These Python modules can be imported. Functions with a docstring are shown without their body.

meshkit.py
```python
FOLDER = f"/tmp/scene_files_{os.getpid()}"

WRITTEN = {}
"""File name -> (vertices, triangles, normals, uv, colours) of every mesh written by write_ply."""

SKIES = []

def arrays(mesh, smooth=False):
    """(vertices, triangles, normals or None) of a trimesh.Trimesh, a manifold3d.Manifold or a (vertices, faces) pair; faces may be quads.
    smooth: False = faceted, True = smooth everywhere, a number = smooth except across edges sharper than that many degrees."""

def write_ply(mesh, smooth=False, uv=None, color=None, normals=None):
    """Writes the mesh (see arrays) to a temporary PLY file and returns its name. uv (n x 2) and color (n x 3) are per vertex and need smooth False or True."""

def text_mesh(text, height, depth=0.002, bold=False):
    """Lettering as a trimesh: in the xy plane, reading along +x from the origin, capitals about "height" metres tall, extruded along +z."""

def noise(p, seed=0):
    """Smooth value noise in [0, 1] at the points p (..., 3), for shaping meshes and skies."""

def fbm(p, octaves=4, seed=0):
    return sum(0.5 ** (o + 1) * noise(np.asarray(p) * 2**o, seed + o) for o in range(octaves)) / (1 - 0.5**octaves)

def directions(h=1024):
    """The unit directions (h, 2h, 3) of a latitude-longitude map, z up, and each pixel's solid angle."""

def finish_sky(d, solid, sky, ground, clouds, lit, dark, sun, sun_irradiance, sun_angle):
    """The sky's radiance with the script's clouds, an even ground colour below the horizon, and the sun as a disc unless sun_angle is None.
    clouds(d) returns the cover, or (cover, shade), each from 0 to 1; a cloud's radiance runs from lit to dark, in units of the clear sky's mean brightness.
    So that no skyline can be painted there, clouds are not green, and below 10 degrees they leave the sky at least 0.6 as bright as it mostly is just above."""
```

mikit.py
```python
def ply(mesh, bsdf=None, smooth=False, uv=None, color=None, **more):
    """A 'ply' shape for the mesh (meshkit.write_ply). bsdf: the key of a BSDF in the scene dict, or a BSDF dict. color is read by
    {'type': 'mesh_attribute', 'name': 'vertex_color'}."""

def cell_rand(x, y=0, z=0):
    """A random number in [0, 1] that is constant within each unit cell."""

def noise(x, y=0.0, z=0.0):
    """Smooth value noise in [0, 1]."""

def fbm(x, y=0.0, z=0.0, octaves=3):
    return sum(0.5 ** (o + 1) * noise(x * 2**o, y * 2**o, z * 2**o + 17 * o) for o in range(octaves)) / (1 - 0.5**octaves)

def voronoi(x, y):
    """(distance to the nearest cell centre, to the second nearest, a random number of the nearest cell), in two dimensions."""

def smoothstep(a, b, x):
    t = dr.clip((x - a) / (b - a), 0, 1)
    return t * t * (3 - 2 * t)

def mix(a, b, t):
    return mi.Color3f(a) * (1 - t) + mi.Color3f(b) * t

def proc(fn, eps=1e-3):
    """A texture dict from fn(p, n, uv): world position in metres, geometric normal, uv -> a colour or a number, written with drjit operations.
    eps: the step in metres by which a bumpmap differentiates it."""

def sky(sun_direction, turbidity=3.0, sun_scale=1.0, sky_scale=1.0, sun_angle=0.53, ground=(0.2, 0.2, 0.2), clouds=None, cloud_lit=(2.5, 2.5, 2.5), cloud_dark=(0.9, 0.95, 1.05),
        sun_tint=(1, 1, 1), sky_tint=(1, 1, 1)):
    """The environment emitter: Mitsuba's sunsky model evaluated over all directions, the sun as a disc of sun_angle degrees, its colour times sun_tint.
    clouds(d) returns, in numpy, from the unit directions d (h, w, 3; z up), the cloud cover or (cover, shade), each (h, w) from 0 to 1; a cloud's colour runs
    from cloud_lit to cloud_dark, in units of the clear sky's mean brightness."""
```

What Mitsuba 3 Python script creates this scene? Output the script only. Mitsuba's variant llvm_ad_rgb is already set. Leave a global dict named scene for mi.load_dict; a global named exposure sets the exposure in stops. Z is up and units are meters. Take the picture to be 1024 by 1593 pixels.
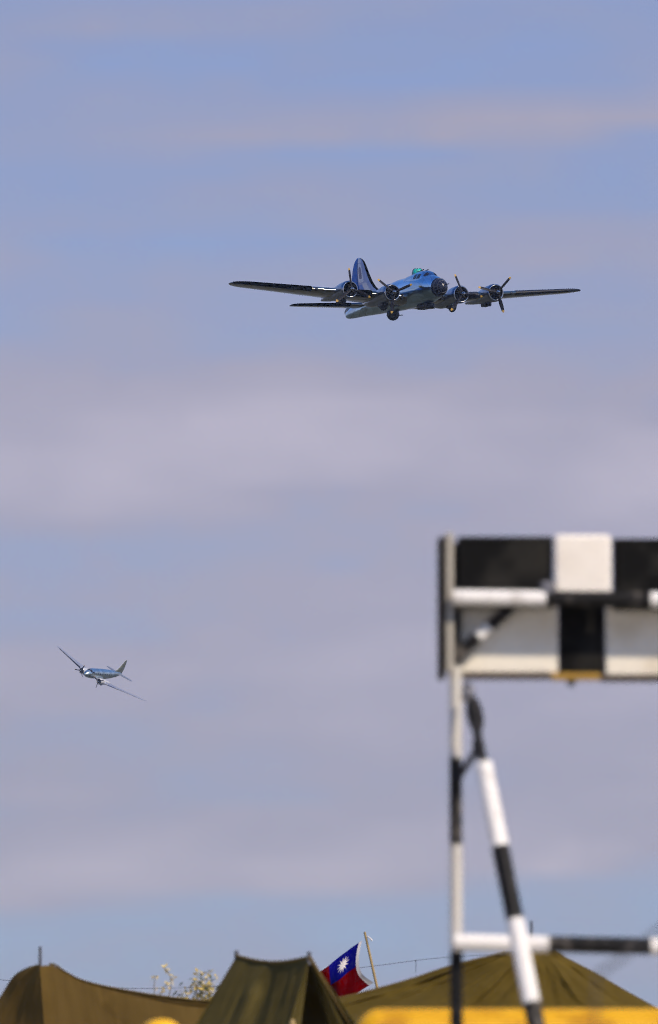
import math
import numpy as np
import trimesh
import drjit as dr
import mitsuba as mi
import mikit
import meshkit

T = mi.ScalarTransform4f
rng = np.random.default_rng(7)
scene, labels = {}, {}

# ------------------------------------------------------------------ camera, sky, sun, exposure
CAM = np.array([0.0, 0.0, 1.6])
FOV = 6.5
PITCH = math.radians(5.35)
exposure = 1.98
scene['camera'] = {
    'type': 'thinlens', 'fov': FOV, 'fov_axis': 'x', 'near_clip': 0.1, 'far_clip': 9000.0,
    'aperture_radius': 0.0215, 'focus_distance': 480.0,
    'to_world': T().look_at(origin=CAM.tolist(), target=[0, 100 * math.cos(PITCH), 1.6 + 100 * math.sin(PITCH)], up=[0, 0, 1]),
    'medium': {'type': 'ref', 'id': 'air'},
}
SUN_EL, SUN_AZ = math.radians(42), math.radians(36)          # high, behind the photographer's right shoulder
SUN = [math.cos(SUN_EL) * math.sin(SUN_AZ), -math.cos(SUN_EL) * math.cos(SUN_AZ), math.sin(SUN_EL)]


def cirrus(d):
    """Thin mauve veils of cirrus lying in long level bands round the whole sky."""
    el = np.degrees(np.arcsin(np.clip(d[..., 2], -1, 1)))
    az = np.degrees(np.arctan2(d[..., 0], d[..., 1]))
    far = np.stack([d[..., 0] * 21, d[..., 1] * 21, el * 0.35], -1)
    broad = np.stack([d[..., 0] * 6, d[..., 1] * 6, el * 0.15], -1)
    e = el + 0.9 * (meshkit.fbm(far + 11, 4, 3) - 0.5)
    amp = 0.45 + 1.1 * meshkit.fbm(far * [0.7, 0.7, 1.6] + 40, 3, 21)
    band = np.zeros_like(el)
    for c, w, a in ((3.9, 0.85, 0.50), (5.95, 0.75, 0.95), (7.7, 0.5, 0.15), (13.5, 1.4, 0.4), (19, 2.2, 0.35)):
        band += a * np.exp(-((e - c) / w) ** 2)
    low = el - 1.78 - 0.055 * az + 0.22 * (meshkit.fbm(far * 1.5 + 3, 3, 17) - 0.5)         # the lowest veil ends in a clear sloping edge
    band += 0.50 * np.where(low > 0, np.exp(-(low / 0.85) ** 2), np.exp(-(low / 0.17) ** 2))
    streak = el - 9.02 - 0.05 * az + 0.12 * (meshkit.fbm(far * 2.2, 3, 31) - 0.5)          # one long thin streak and a small puff
    band += 0.42 * np.where(streak > 0, np.exp(-(streak / 0.24) ** 2), np.exp(-(streak / 0.10) ** 2)) * np.exp(-((az - 1.6) / 3.6) ** 2)
    band *= amp
    fine = np.stack([d[..., 0] * 42, d[..., 1] * 42, el * 2.3], -1)
    wisps = meshkit.fbm(fine + 1.2 * meshkit.fbm(fine * 0.5 + 7, 2, 2)[..., None], 5, 9)
    puff = np.exp(-((az - 2.45) / 0.42) ** 2 - ((el - 1.93 - 0.1 * (az - 2.45)) / 0.13) ** 2) * np.clip(2.2 * wisps - 0.4, 0, 1)
    band = band * (0.62 + 0.76 * wisps) + 1.1 * puff
    veil = (0.66 + 0.20 * np.exp(-el / 7.0) + 0.25 * (meshkit.fbm(broad, 3, 5) - 0.5)) * (0.88 + 0.12 * np.clip((low + 0.12) / 0.25, 0, 1))
    threads = meshkit.fbm(np.stack([d[..., 0] * 34 + el * 1.1, d[..., 1] * 34, el * 4.5 - az * 0.10], -1), 4, 41)
    cover = veil + 0.50 * band + 0.30 * (wisps - 0.5) + 0.14 * (threads - 0.5)
    cover *= np.clip(1.65 - el / 15.5, 0.03, 1)
    shade = np.clip(0.95 - 0.85 * band - 0.45 * (wisps - 0.5) - 0.26 * (threads - 0.5), 0, 1)
    return np.clip(cover, 0, 0.92), shade


scene['sky'] = mikit.sky(SUN, turbidity=2.4, ground=(0.032, 0.030, 0.013), clouds=cirrus, sun_scale=0.74, sun_angle=2.5, sun_tint=(0.97, 1.0, 1.06),
                         cloud_lit=(1.62, 1.47, 1.76), cloud_dark=(1.04, 0.99, 1.31), sky_tint=(0.60, 0.89, 1.31))

# ------------------------------------------------------------------ materials


def col(c):
    return {'type': 'rgb', 'value': list(c)}


def mat(name, base, rough=0.6, metal=0.0, two=False, bump=None, **more):
    b = {'type': 'principled', 'base_color': base if isinstance(base, dict) else col(base), 'roughness': rough, 'metallic': metal, **more}
    if bump is not None:
        b = {'type': 'bumpmap', 'arbitrary': bump, 'scale': 1.0, 'nested': b}
    if two:
        b = {'type': 'twosided', 'nested': b}
    scene[name] = b


def alu(tone, seed):
    def fn(p, n, uv):                                          # riveted sheets, each of a slightly different tone; uv is in metres
        u, v = uv.x / 1.35, uv.y / 0.62
        r = mikit.cell_rand(dr.floor(u), dr.floor(v), seed)
        seam = dr.minimum(dr.abs(u - dr.round(u)) * 1.35, dr.abs(v - dr.round(v)) * 0.62)
        k = 0.70 + 0.36 * r - 0.25 * (1 - mikit.smoothstep(0.012, 0.03, seam)) + 0.10 * (mikit.fbm(uv.x * 0.9, uv.y * 2.2, seed) - 0.5)
        return mi.Color3f(tone) * k
    return mikit.proc(fn)


def dents(p, n, uv):                                           # thin sheet between frames is never quite flat
    return 0.016 * mikit.fbm(uv.x * 1.3, uv.y * 2.1, 4, 3)


DENTS = mikit.proc(dents, 0.03)
mat('bomber_metal', alu((0.46, 0.69, 0.90), 3), 0.07, 1.0, bump=DENTS)  # bare metal tinted blue, the reflected sky put into its colour
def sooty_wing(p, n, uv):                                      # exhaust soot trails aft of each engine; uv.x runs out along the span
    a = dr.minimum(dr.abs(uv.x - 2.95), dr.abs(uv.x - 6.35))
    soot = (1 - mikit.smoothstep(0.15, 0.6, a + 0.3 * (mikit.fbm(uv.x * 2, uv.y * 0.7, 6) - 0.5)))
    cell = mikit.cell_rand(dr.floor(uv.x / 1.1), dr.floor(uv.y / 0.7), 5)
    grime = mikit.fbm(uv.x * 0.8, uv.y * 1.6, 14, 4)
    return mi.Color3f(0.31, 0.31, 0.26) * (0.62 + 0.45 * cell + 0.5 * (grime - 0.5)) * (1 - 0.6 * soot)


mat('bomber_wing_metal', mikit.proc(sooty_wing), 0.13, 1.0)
mat('cowl_metal', alu((0.30, 0.35, 0.46), 8), 0.13, 1.0, bump=DENTS)
mat('bright_metal', (0.86, 0.86, 0.88), 0.16, 1.0)
mat('transport_metal', alu((0.74, 0.87, 0.86), 12), 0.30, 1.0)
mat('boot_rubber', (0.012, 0.013, 0.02), 0.45)
mat('engine_black', (0.008, 0.008, 0.010), 0.7, specular=0.15)
mat('gun_metal', (0.018, 0.018, 0.024), 0.4, specular=0.3)
mat('tyre_black', (0.014, 0.014, 0.016), 0.7)
mat('blade_black', (0.014, 0.014, 0.02), 0.5, specular=0.2)
mat('tip_yellow', (0.46, 0.30, 0.08), 0.6, specular=0.1)
mat('dark_glazing', (0.010, 0.012, 0.028), 0.22, 0.0, specular=0.3)
mat('teal_glazing', (0.01, 0.42, 0.36), 0.18, 0.0, clearcoat=0.6)
mat('frame_metal', (0.075, 0.08, 0.105), 0.4, 0.6)
mat('lamp_glass', (0.10, 0.11, 0.13), 0.08, 0.7)


def rudder_paint(p, n, uv):
    return mikit.mix((0.006, 0.15, 0.56), (0.012, 0.20, 0.66), mikit.fbm(uv.x * 2, uv.y * 2, 4))


mat('rudder_blue', mikit.proc(rudder_paint), 0.5, 0.0, specular=0.15)


def fin_paint(p, n, uv):                                       # u: 0 leading edge .. 1 rudder hinge; v: height in metres
    u, v = uv.x, uv.y
    base = mikit.mix((0.24, 0.30, 0.50), (0.32, 0.37, 0.56), mikit.noise(u * 3, v * 1.3, 5))
    band = mikit.smoothstep(0.30, 0.36, u) * (1 - mikit.smoothstep(0.62, 0.70, u)) * (1 - mikit.smoothstep(1.7, 1.9, v))
    base = mikit.mix(base, (0.62, 0.62, 0.66), band)
    low = mikit.smoothstep(0.66, 0.70, u) * (1 - mikit.smoothstep(1.7, 1.8, v))
    base = mikit.mix(base, (0.62, 0.62, 0.68), mikit.smoothstep(3.6, 3.7, v) * mikit.smoothstep(0.3, 0.4, u))
    base = mikit.mix(base, (0.006, 0.15, 0.56), low)
    du, dv = (u - 0.70) / 0.26, (v - 2.75) / 0.85              # the dark oblong with its pale outline
    r = dr.power(dr.power(dr.abs(du), 4) + dr.power(dr.abs(dv), 4), 0.25)
    base = mikit.mix(base, (0.62, 0.62, 0.68), 1 - mikit.smoothstep(0.97, 1.0, r))
    return mikit.mix(base, (0.07, 0.06, 0.14), (1 - mikit.smoothstep(0.58, 0.66, r)))


mat('fin_paint', mikit.proc(fin_paint), 0.3, 0.35)
mat('boot_slate', (0.11, 0.14, 0.27), 0.4)


def canvas(a, b, seed):
    def fn(p, n, uv):
        stain = mikit.fbm(p.x * 1.3 + seed, p.y * 1.3, p.z * 1.0, 4)
        run = mikit.fbm(p.x * 9 + seed, p.y * 9, p.z * 1.3, 3)
        weave = mikit.noise(p.x * 160, p.y * 160, p.z * 160)
        wear = mikit.smoothstep(0.62, 0.80, mikit.fbm(p.x * 3.1, p.y * 3.1 + seed, p.z * 2.3, 4))
        return mikit.mix(a, b, dr.clip(1.5 * stain - 0.25 + 0.8 * (run - 0.5), 0, 1)) * (0.86 + 0.28 * weave) * (1 + 0.35 * wear)
    return mikit.proc(fn)


mat('canvas_brown', canvas((0.082, 0.052, 0.014), (0.120, 0.079, 0.023), 2), 0.95, specular=0.05, two=True)
mat('canvas_olive', canvas((0.055, 0.044, 0.013), (0.088, 0.070, 0.022), 9), 0.95, specular=0.05, two=True)
mat('canvas_khaki', canvas((0.060, 0.041, 0.007), (0.090, 0.063, 0.013), 17), 0.95, specular=0.05, two=True)
mat('canvas_hem', canvas((0.10, 0.072, 0.024), (0.15, 0.108, 0.04), 21), 0.95, specular=0.05, two=True)
mat('pole_steel', (0.10, 0.105, 0.13), 0.5, 0.2)
mat('wood_pale', (0.36, 0.26, 0.11), 0.7)


def painted(c, dirt, seed, amount=0.5):
    def fn(p, n, uv):
        g = mikit.fbm(p.x * 7 + seed, p.y * 7, p.z * 7, 4)
        return mikit.mix(c, dirt, amount * mikit.smoothstep(0.45, 0.8, g))
    return mikit.proc(fn)


mat('board_black', painted((0.006, 0.006, 0.0062), (0.022, 0.021, 0.019), 3, 1.0), 0.8, specular=0.08)
mat('board_white', painted((0.80, 0.76, 0.70), (0.70, 0.655, 0.585), 6, 0.6), 0.7, specular=0.2)
mat('board_cream', painted((0.80, 0.76, 0.67), (0.66, 0.60, 0.49), 26, 0.8), 0.75, specular=0.15)
mat('strip_grey', painted((0.36, 0.34, 0.30), (0.26, 0.23, 0.19), 8), 0.75)
mat('side_black', painted((0.02, 0.019, 0.019), (0.04, 0.038, 0.036), 12), 0.8, specular=0.1)
mat('sill_brown', painted((0.050, 0.036, 0.026), (0.035, 0.025, 0.02), 13), 0.75)
mat('sill_yellow', painted((0.34, 0.20, 0.025), (0.14, 0.085, 0.02), 14, 1.0), 0.7)
mat('coupler_steel', (0.20, 0.20, 0.22), 0.45, 0.7)
mat('coupler_dark', (0.018, 0.018, 0.02), 0.6, specular=0.15)


def tube_paint(p, n, uv):
    return mi.Color3f(1.0)


def scuffs(p, n, uv):
    a = mikit.fbm(p.x * 16, p.y * 16, p.z * 9, 4)
    return 0.36 * mikit.smoothstep(0.56, 0.76, a)


mat('tube_bare', (0.30, 0.27, 0.24), 0.7, specular=0.1)
mat('tube_coat', {'type': 'mesh_attribute', 'name': 'vertex_color'}, 0.5, specular=0.12)
scene['tube_paint'] = {'type': 'blendbsdf', 'weight': mikit.proc(scuffs), 'a': {'type': 'ref', 'id': 'tube_coat'}, 'b': {'type': 'ref', 'id': 'tube_bare'}}
mat('vehicle_yellow', painted((0.68, 0.37, 0.013), (0.44, 0.21, 0.008), 31, 1.0), 0.5, specular=0.2)
mat('vehicle_window', (0.02, 0.022, 0.025), 0.1)
mat('hat_yellow', (0.80, 0.44, 0.005), 0.4)
scene['flag_blue'] = {'type': 'twosided', 'nested': {'type': 'diffuse', 'reflectance': col((0.003, 0.003, 0.17))}}
scene['flag_red'] = {'type': 'twosided', 'nested': {'type': 'diffuse', 'reflectance': col((0.14, 0.0, 0.0))}}
scene['flag_white'] = {'type': 'twosided', 'nested': {'type': 'diffuse', 'reflectance': col((0.74, 0.70, 0.68))}}
mat('wire_grey', (0.09, 0.10, 0.14), 0.6)
mat('rope_grey', (0.05, 0.05, 0.055), 0.8)
mat('leaf_pale', (0.52, 0.40, 0.10), 0.6, two=True)
mat('leaf_cream', (0.60, 0.50, 0.24), 0.6, two=True)
mat('leaf_dark', (0.045, 0.055, 0.02), 0.6, two=True)
mat('twig', (0.16, 0.12, 0.06), 0.8)


def ground_paint(p, n, uv):
    g = mikit.fbm(p.x * 0.02, p.y * 0.02, 0, 4)
    f = mikit.fbm(p.x * 1.5, p.y * 1.5, 3, 3)
    return mikit.mix((0.024, 0.024, 0.009), (0.040, 0.035, 0.015), dr.clip(0.6 * g + 0.5 * f, 0, 1))


mat('ground_grass', mikit.proc(ground_paint), 0.95)

# ------------------------------------------------------------------ helpers


def numbered(key):
    used = lambda k: k in labels or any(s == k or s.startswith(k + '__') for s in scene)
    if not used(key):
        return key
    i = 1
    while used(f'{key}_{i:03d}'):
        i += 1
    return f'{key}_{i:03d}'


def thing(name, label, category, group=None):
    key = numbered(name)
    labels[key] = {'label': label, 'category': category}
    if group:
        labels[key]['group'] = group
    return key


def put(parent, name, mesh, m, smooth=False, to_world=None, uv=None, color=None, label=None, kind=None):
    key = numbered(f'{parent}__{name}' if parent else name)
    d = mikit.ply(mesh, m, smooth=smooth, uv=uv, color=color)
    if to_world is not None:
        d['to_world'] = to_world
    scene[key] = d
    if label or kind:
        labels[key] = {k: v for k, v in (('label', label), ('kind', kind)) if v}
    return key


def W(px, py, depth):
    """A measured direction in the photograph turned into a surveyed point, `depth` metres ahead of the camera."""
    k = math.tan(math.radians(FOV / 2)) / 512
    x, y = (px - 512) * k, (796.5 - py) * k
    c, s = math.cos(PITCH), math.sin(PITCH)
    ray = np.array([x, c - y * s, s + y * c])
    return CAM + ray * (depth / ray[1])


def loft(rings, us=None, closed=True, cap=(False, False), vs=None):
    """Rings (n, m, 3) joined into a skin, with uv in metres. A closed ring repeats its first point for the seam."""
    R = np.asarray(rings, float)
    if closed:
        R = np.concatenate([R, R[:, :1]], 1)
    n, m = R.shape[:2]
    mid = R.mean(1)
    if us is None:
        us = np.concatenate([[0], np.cumsum(np.linalg.norm(np.diff(mid, axis=0), axis=1))])
    if vs is None:
        arc = np.concatenate([np.zeros((n, 1)), np.cumsum(np.linalg.norm(np.diff(R, axis=1), axis=2), 1)], 1)
    else:
        arc = np.broadcast_to(vs, (n, m))
    uv = np.stack([np.broadcast_to(np.asarray(us)[:, None], (n, m)), arc], -1).reshape(-1, 2)
    i, j = np.meshgrid(np.arange(n - 1), np.arange(m - 1), indexing='ij')
    a = (i * m + j).ravel()
    F = np.vstack([np.stack([a, a + 1, a + m + 1], 1), np.stack([a, a + m + 1, a + m], 1)])
    V = R.reshape(-1, 3)
    for end, on in ((0, cap[0]), (n - 1, cap[1])):
        if on:
            k = len(V)
            V = np.vstack([V, R[end], mid[end][None]])
            uv = np.vstack([uv, uv[end * m:(end + 1) * m], uv[end * m:end * m + 1]])
            j = np.arange(m - 1)
            f = np.stack([k + j, k + j + 1, np.full(m - 1, k + m)], 1)
            F = np.vstack([F, f[:, ::-1] if end == 0 else f])
    mesh = trimesh.Trimesh(V, F, process=False)
    flip = (mesh.face_normals * (mesh.triangles_center - mid.mean(0))).sum(1)
    if closed and (flip * mesh.area_faces).sum() < 0:
        mesh = trimesh.Trimesh(V, F[:, ::-1], process=False)
    return mesh, uv


def tube(points, radius, sides=12, cap=True):
    P = np.asarray(points, float)
    r = np.broadcast_to(radius, (len(P),))
    t = np.gradient(P, axis=0)
    t /= np.linalg.norm(t, axis=1, keepdims=True)
    ref = np.array([0, 0, 1.0]) if abs(t[0][2]) < 0.9 else np.array([1.0, 0, 0])
    a = np.cross(t, ref)
    a /= np.linalg.norm(a, axis=1, keepdims=True)
    b = np.cross(t, a)
    ang = np.arange(sides) * 2 * np.pi / sides
    rings = P[:, None] + r[:, None, None] * (np.cos(ang)[None, :, None] * a[:, None] + np.sin(ang)[None, :, None] * b[:, None])
    return loft(rings, cap=(cap, cap))[0]


def rounded_box(lo, hi, r=0.01, seg=2):
    import manifold3d as m3
    lo, hi = np.asarray(lo, float), np.asarray(hi, float)
    r = min(r, 0.49 * (hi - lo).min())
    s = trimesh.creation.icosphere(seg, r)
    v = np.vstack([s.vertices + np.where(np.array(c, bool), hi - r, lo + r) for c in np.ndindex(2, 2, 2)])
    return trimesh.convex.convex_hull(v)


def sheet(fn, nu, nv):
    """A cloth surface: fn(u, v) -> points for u, v grids in [0, 1]."""
    u, v = np.meshgrid(np.linspace(0, 1, nu), np.linspace(0, 1, nv), indexing='ij')
    P = fn(u, v)
    i, j = np.meshgrid(np.arange(nu - 1), np.arange(nv - 1), indexing='ij')
    a = (i * nv + j).ravel()
    F = np.vstack([np.stack([a, a + nv, a + nv + 1], 1), np.stack([a, a + nv + 1, a + 1], 1)])
    return trimesh.Trimesh(P.reshape(-1, 3), F, process=False)


def polyline(pts, t):
    """Points along a polyline at the fractions t of its length, softly rounded."""
    P = np.asarray(pts, float)
    s = np.concatenate([[0], np.cumsum(np.linalg.norm(np.diff(P, axis=0), axis=1))])
    s /= s[-1]
    from scipy.interpolate import PchipInterpolator
    f = PchipInterpolator(s, P)
    return f(np.asarray(t))


def cloth_noise(u, v, su, sv, seed):
    p = np.stack([u * su, v * sv, np.full_like(u, seed)], -1)
    return meshkit.fbm(p, 4, seed) - 0.5


# ------------------------------------------------------------------ ground
g = 2500.0
gm = sheet(lambda u, v: np.stack([(u - 0.5) * 2 * g, (v - 0.5) * 2 * g, 0 * u], -1), 33, 33)
scene['ground'] = mikit.ply(gm, 'ground_grass')
labels['ground'] = {'kind': 'structure', 'label': 'dry grass airfield under the tents and aircraft'}

def bounce_apron_paint(p, n, uv):
    g = mikit.fbm(p.x * 0.4, p.y * 0.4, 0, 4)
    j = dr.minimum(dr.abs(p.x / 6 - dr.round(p.x / 6)), dr.abs(p.y / 6 - dr.round(p.y / 6))) * 6
    return mikit.mix((0.35, 0.31, 0.22), (0.44, 0.39, 0.29), g) * (0.45 + 0.55 * mikit.smoothstep(0.01, 0.03, j))


mat('bounce_apron_pale', mikit.proc(bounce_apron_paint), 0.9)
am = sheet(lambda u, v: np.stack([(u - 0.5) * 76, -28 + v * 112, 0.004 + 0 * u], -1), 16, 16)  # unseen pale sheet, added to bounce fill light onto stand and tents
scene['added_bounce_apron'] = mikit.ply(am, 'bounce_apron_pale')
labels['added_bounce_apron'] = {'kind': 'structure', 'label': 'unseen pale apron added to bounce light onto the tents and the striped stand'}

# ------------------------------------------------------------------ aircraft


def airfoil(n=22):
    """Unit chord: x 0 at the leading edge to 1, unit thickness; runs round from the trailing edge over the top."""
    t = np.linspace(0, np.pi, n)
    x = 0.5 * (1 - np.cos(t))
    th = 5 * (0.2969 * np.sqrt(x) - 0.126 * x - 0.3516 * x**2 + 0.2843 * x**3 - 0.1036 * x**4)
    up = np.stack([x, 1.12 * th], 1)[::-1]
    dn = np.stack([x, -0.88 * th], 1)[1:-1]
    return np.vstack([up, dn])


AF = airfoil()


def panel_ring(le, te, thick, span_vec, incidence=0.0):
    """One airfoil section. le/te: points; thickness direction is the cross of chord and span."""
    le, te = np.asarray(le, float), np.asarray(te, float)
    chord = te - le
    up = np.asarray(span_vec, float)
    return le + AF[:, :1] * chord + AF[:, 1:2] * thick * np.linalg.norm(chord) * up


def surface(sections, up=(0, 0, 1), cap=(True, True)):
    return loft([panel_ring(le, te, th, up) for le, te, th in sections], cap=cap)


def boot(sections, grow=0.035, part=0.11, up=(0, 0, 1)):
    """The rubber strip over the leading edge of the same sections."""
    sel = np.argsort(AF[:, 0])
    keep = np.array([i for i in range(len(AF)) if AF[i, 0] < part])
    rings = []
    for le, te, th in sections:
        le, te = np.asarray(le, float), np.asarray(te, float)
        c = np.linalg.norm(te - le)
        pts = AF[keep].copy()
        d = np.stack([pts[:, 0] - 0.10, pts[:, 1] * th * 2], 1)
        d /= np.linalg.norm(d, axis=1, keepdims=True)
        rings.append(le + (pts[:, :1] + d[:, :1] * grow / c) * (te - le) + (pts[:, 1:2] * th + d[:, 1:2] * grow / c) * c * np.asarray(up, float))
    return loft(rings, closed=False)[0]


def ellipse_rings(rows, m=36, power=2.0):
    out = []
    a = np.arange(m) * 2 * np.pi / m
    for x, zc, hw, hh in rows:
        ca, sa = np.cos(a), np.sin(a)
        e = 2.0 / power
        out.append(np.stack([np.full(m, x), hw * np.sign(ca) * np.abs(ca) ** e, zc + hh * np.sign(sa) * np.abs(sa) ** e], 1))
    return np.array(out)


def smooth_rows(rows, n):
    from scipy.interpolate import PchipInterpolator
    R = np.asarray(rows, float)
    f = PchipInterpolator(-R[:, 0], R)
    return f(np.linspace(-R[0, 0], -R[-1, 0], n))


def revolve_x(profile, center, m=28):
    """profile: (x, radius) pairs round an axis along x."""
    a = np.arange(m) * 2 * np.pi / m
    rings = [np.stack([np.full(m, center[0] + x), center[1] + r * np.cos(a), center[2] + r * np.sin(a)], 1) for x, r in profile]
    return loft(rings)


def matrix(fwd, up, pos):
    f = np.asarray(fwd, float) / np.linalg.norm(fwd)
    u = np.asarray(up, float)
    u = u - f * (u @ f)
    u /= np.linalg.norm(u)
    M = np.eye(4)
    M[:3, 0], M[:3, 1], M[:3, 2], M[:3, 3] = f, np.cross(u, f), u, pos
    return T(M)


def propeller(root, hub, radius, angle, M, tip=0.20):
    """A three-bladed propeller at rest: hub dome, blades with a twist, yellow tips."""
    hub = np.asarray(hub, float)
    p, _ = revolve_x([(-0.30, 0.001), (-0.30, 0.19), (0.02, 0.19), (0.14, 0.15), (0.30, 0.135), (0.36, 0.10), (0.40, 0.001)], hub, 20)
    pk = put(root, 'propeller', p, 'engine_black', 40, M)
    dm_, _ = revolve_x([(0.13, 0.165), (0.22, 0.16), (0.32, 0.125), (0.38, 0.075), (0.41, 0.001)], hub, 20)
    put(pk, 'hub_dome', dm_, 'bright_metal', True, M)
    for k in range(3):
        th = math.radians(angle + 120 * k)
        rad = np.array([0, math.cos(th), math.sin(th)])
        tang = np.array([0, -math.sin(th), math.cos(th)])
        ax = np.array([1.0, 0, 0])
        for name, r0, r1, m_ in (('blade', 0.12, radius - tip, 'blade_black'), ('blade_tip', radius - tip, radius, 'tip_yellow')):
            rings = []
            a = np.arange(14) * 2 * np.pi / 14
            for s in np.linspace(0, 1, 9):
                r = r0 + (r1 - r0) * s
                q = r / radius
                w = 0.085 + 0.075 * math.sin(math.pi * min(1, q * 0.95)) if q < 0.8 else 0.13 * math.sqrt(max(0.0, 1 - ((q - 0.8) / 0.205) ** 2)) + 0.004
                tw = math.radians(62 - 38 * q)
                cdir = tang * math.cos(tw) + ax * math.sin(tw)
                ndir = -tang * math.sin(tw) + ax * math.cos(tw)
                tk = 0.075 * (1 - q) + 0.016
                rings.append(hub + rad * r + np.outer(np.cos(a) * w, cdir) + np.outer(np.sin(a) * tk, ndir))
            put(pk, name, loft(rings, cap=(True, True))[0], m_, 50, M)
    return pk


def radial_engine(root, face, R, M, tail_rows, m_cowl, wheel=None):
    """Nacelle with its cowling, the dark engine with nine cylinders inside it."""
    face = np.asarray(face, float)
    rows = [np.array(r, float) for r in tail_rows]
    ring = ellipse_rings(smooth_rows(rows, 16), 28)
    ring[..., 1] += face[1]
    ring[..., 2] += face[2]
    ring[..., 0] += face[0]
    nm, nuv = loft(ring, cap=(False, True))
    nk = put(root, 'engine_nacelle', nm, m_cowl, True, M, uv=nuv)
    lip, luv = revolve_x([(-0.95, R * 1.0), (-0.5, R * 1.045), (-0.2, R * 1.02), (-0.05, R * 0.95), (0.0, R * 0.88), (-0.04, R * 0.82), (-0.3, R * 0.80), (-0.6, R * 0.80)], face, 36)
    put(nk, 'cowling', lip, m_cowl, True, M, uv=luv)
    rm, _ = revolve_x([(-0.10, R * 0.955), (-0.02, R * 0.915), (0.012, R * 0.88), (-0.02, R * 0.83)], face, 36)
    put(nk, 'cowling_lip', rm, 'bright_metal', True, M)
    parts = [revolve_x([(-0.55, R * 0.81), (-0.55, 0.02)], face, 24)[0], revolve_x([(-0.55, 0.34), (-0.22, 0.30), (-0.12, 0.16), (-0.12, 0.01)], face, 20)[0]]
    for k in range(9):
        t = 2 * np.pi * k / 9 + 0.2
        d = np.array([0, math.cos(t), math.sin(t)])
        parts.append(tube([face + d * 0.30 + [-0.32, 0, 0], face + d * (R * 0.76) + [-0.32, 0, 0]], 0.095, 8))
    put(nk, 'engine', trimesh.util.concatenate(parts), 'engine_black', False, M)
    return nk


# ---- the four-engined bomber
BM = matrix((0.348, -0.937, -0.034), (-0.012, -0.040, 0.999), (9.37, 470.02, 64.23))
bomber = thing('bomber_aircraft', 'silver four-engined propeller bomber with blue rudder flying high above the tents', 'airplane')

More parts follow.
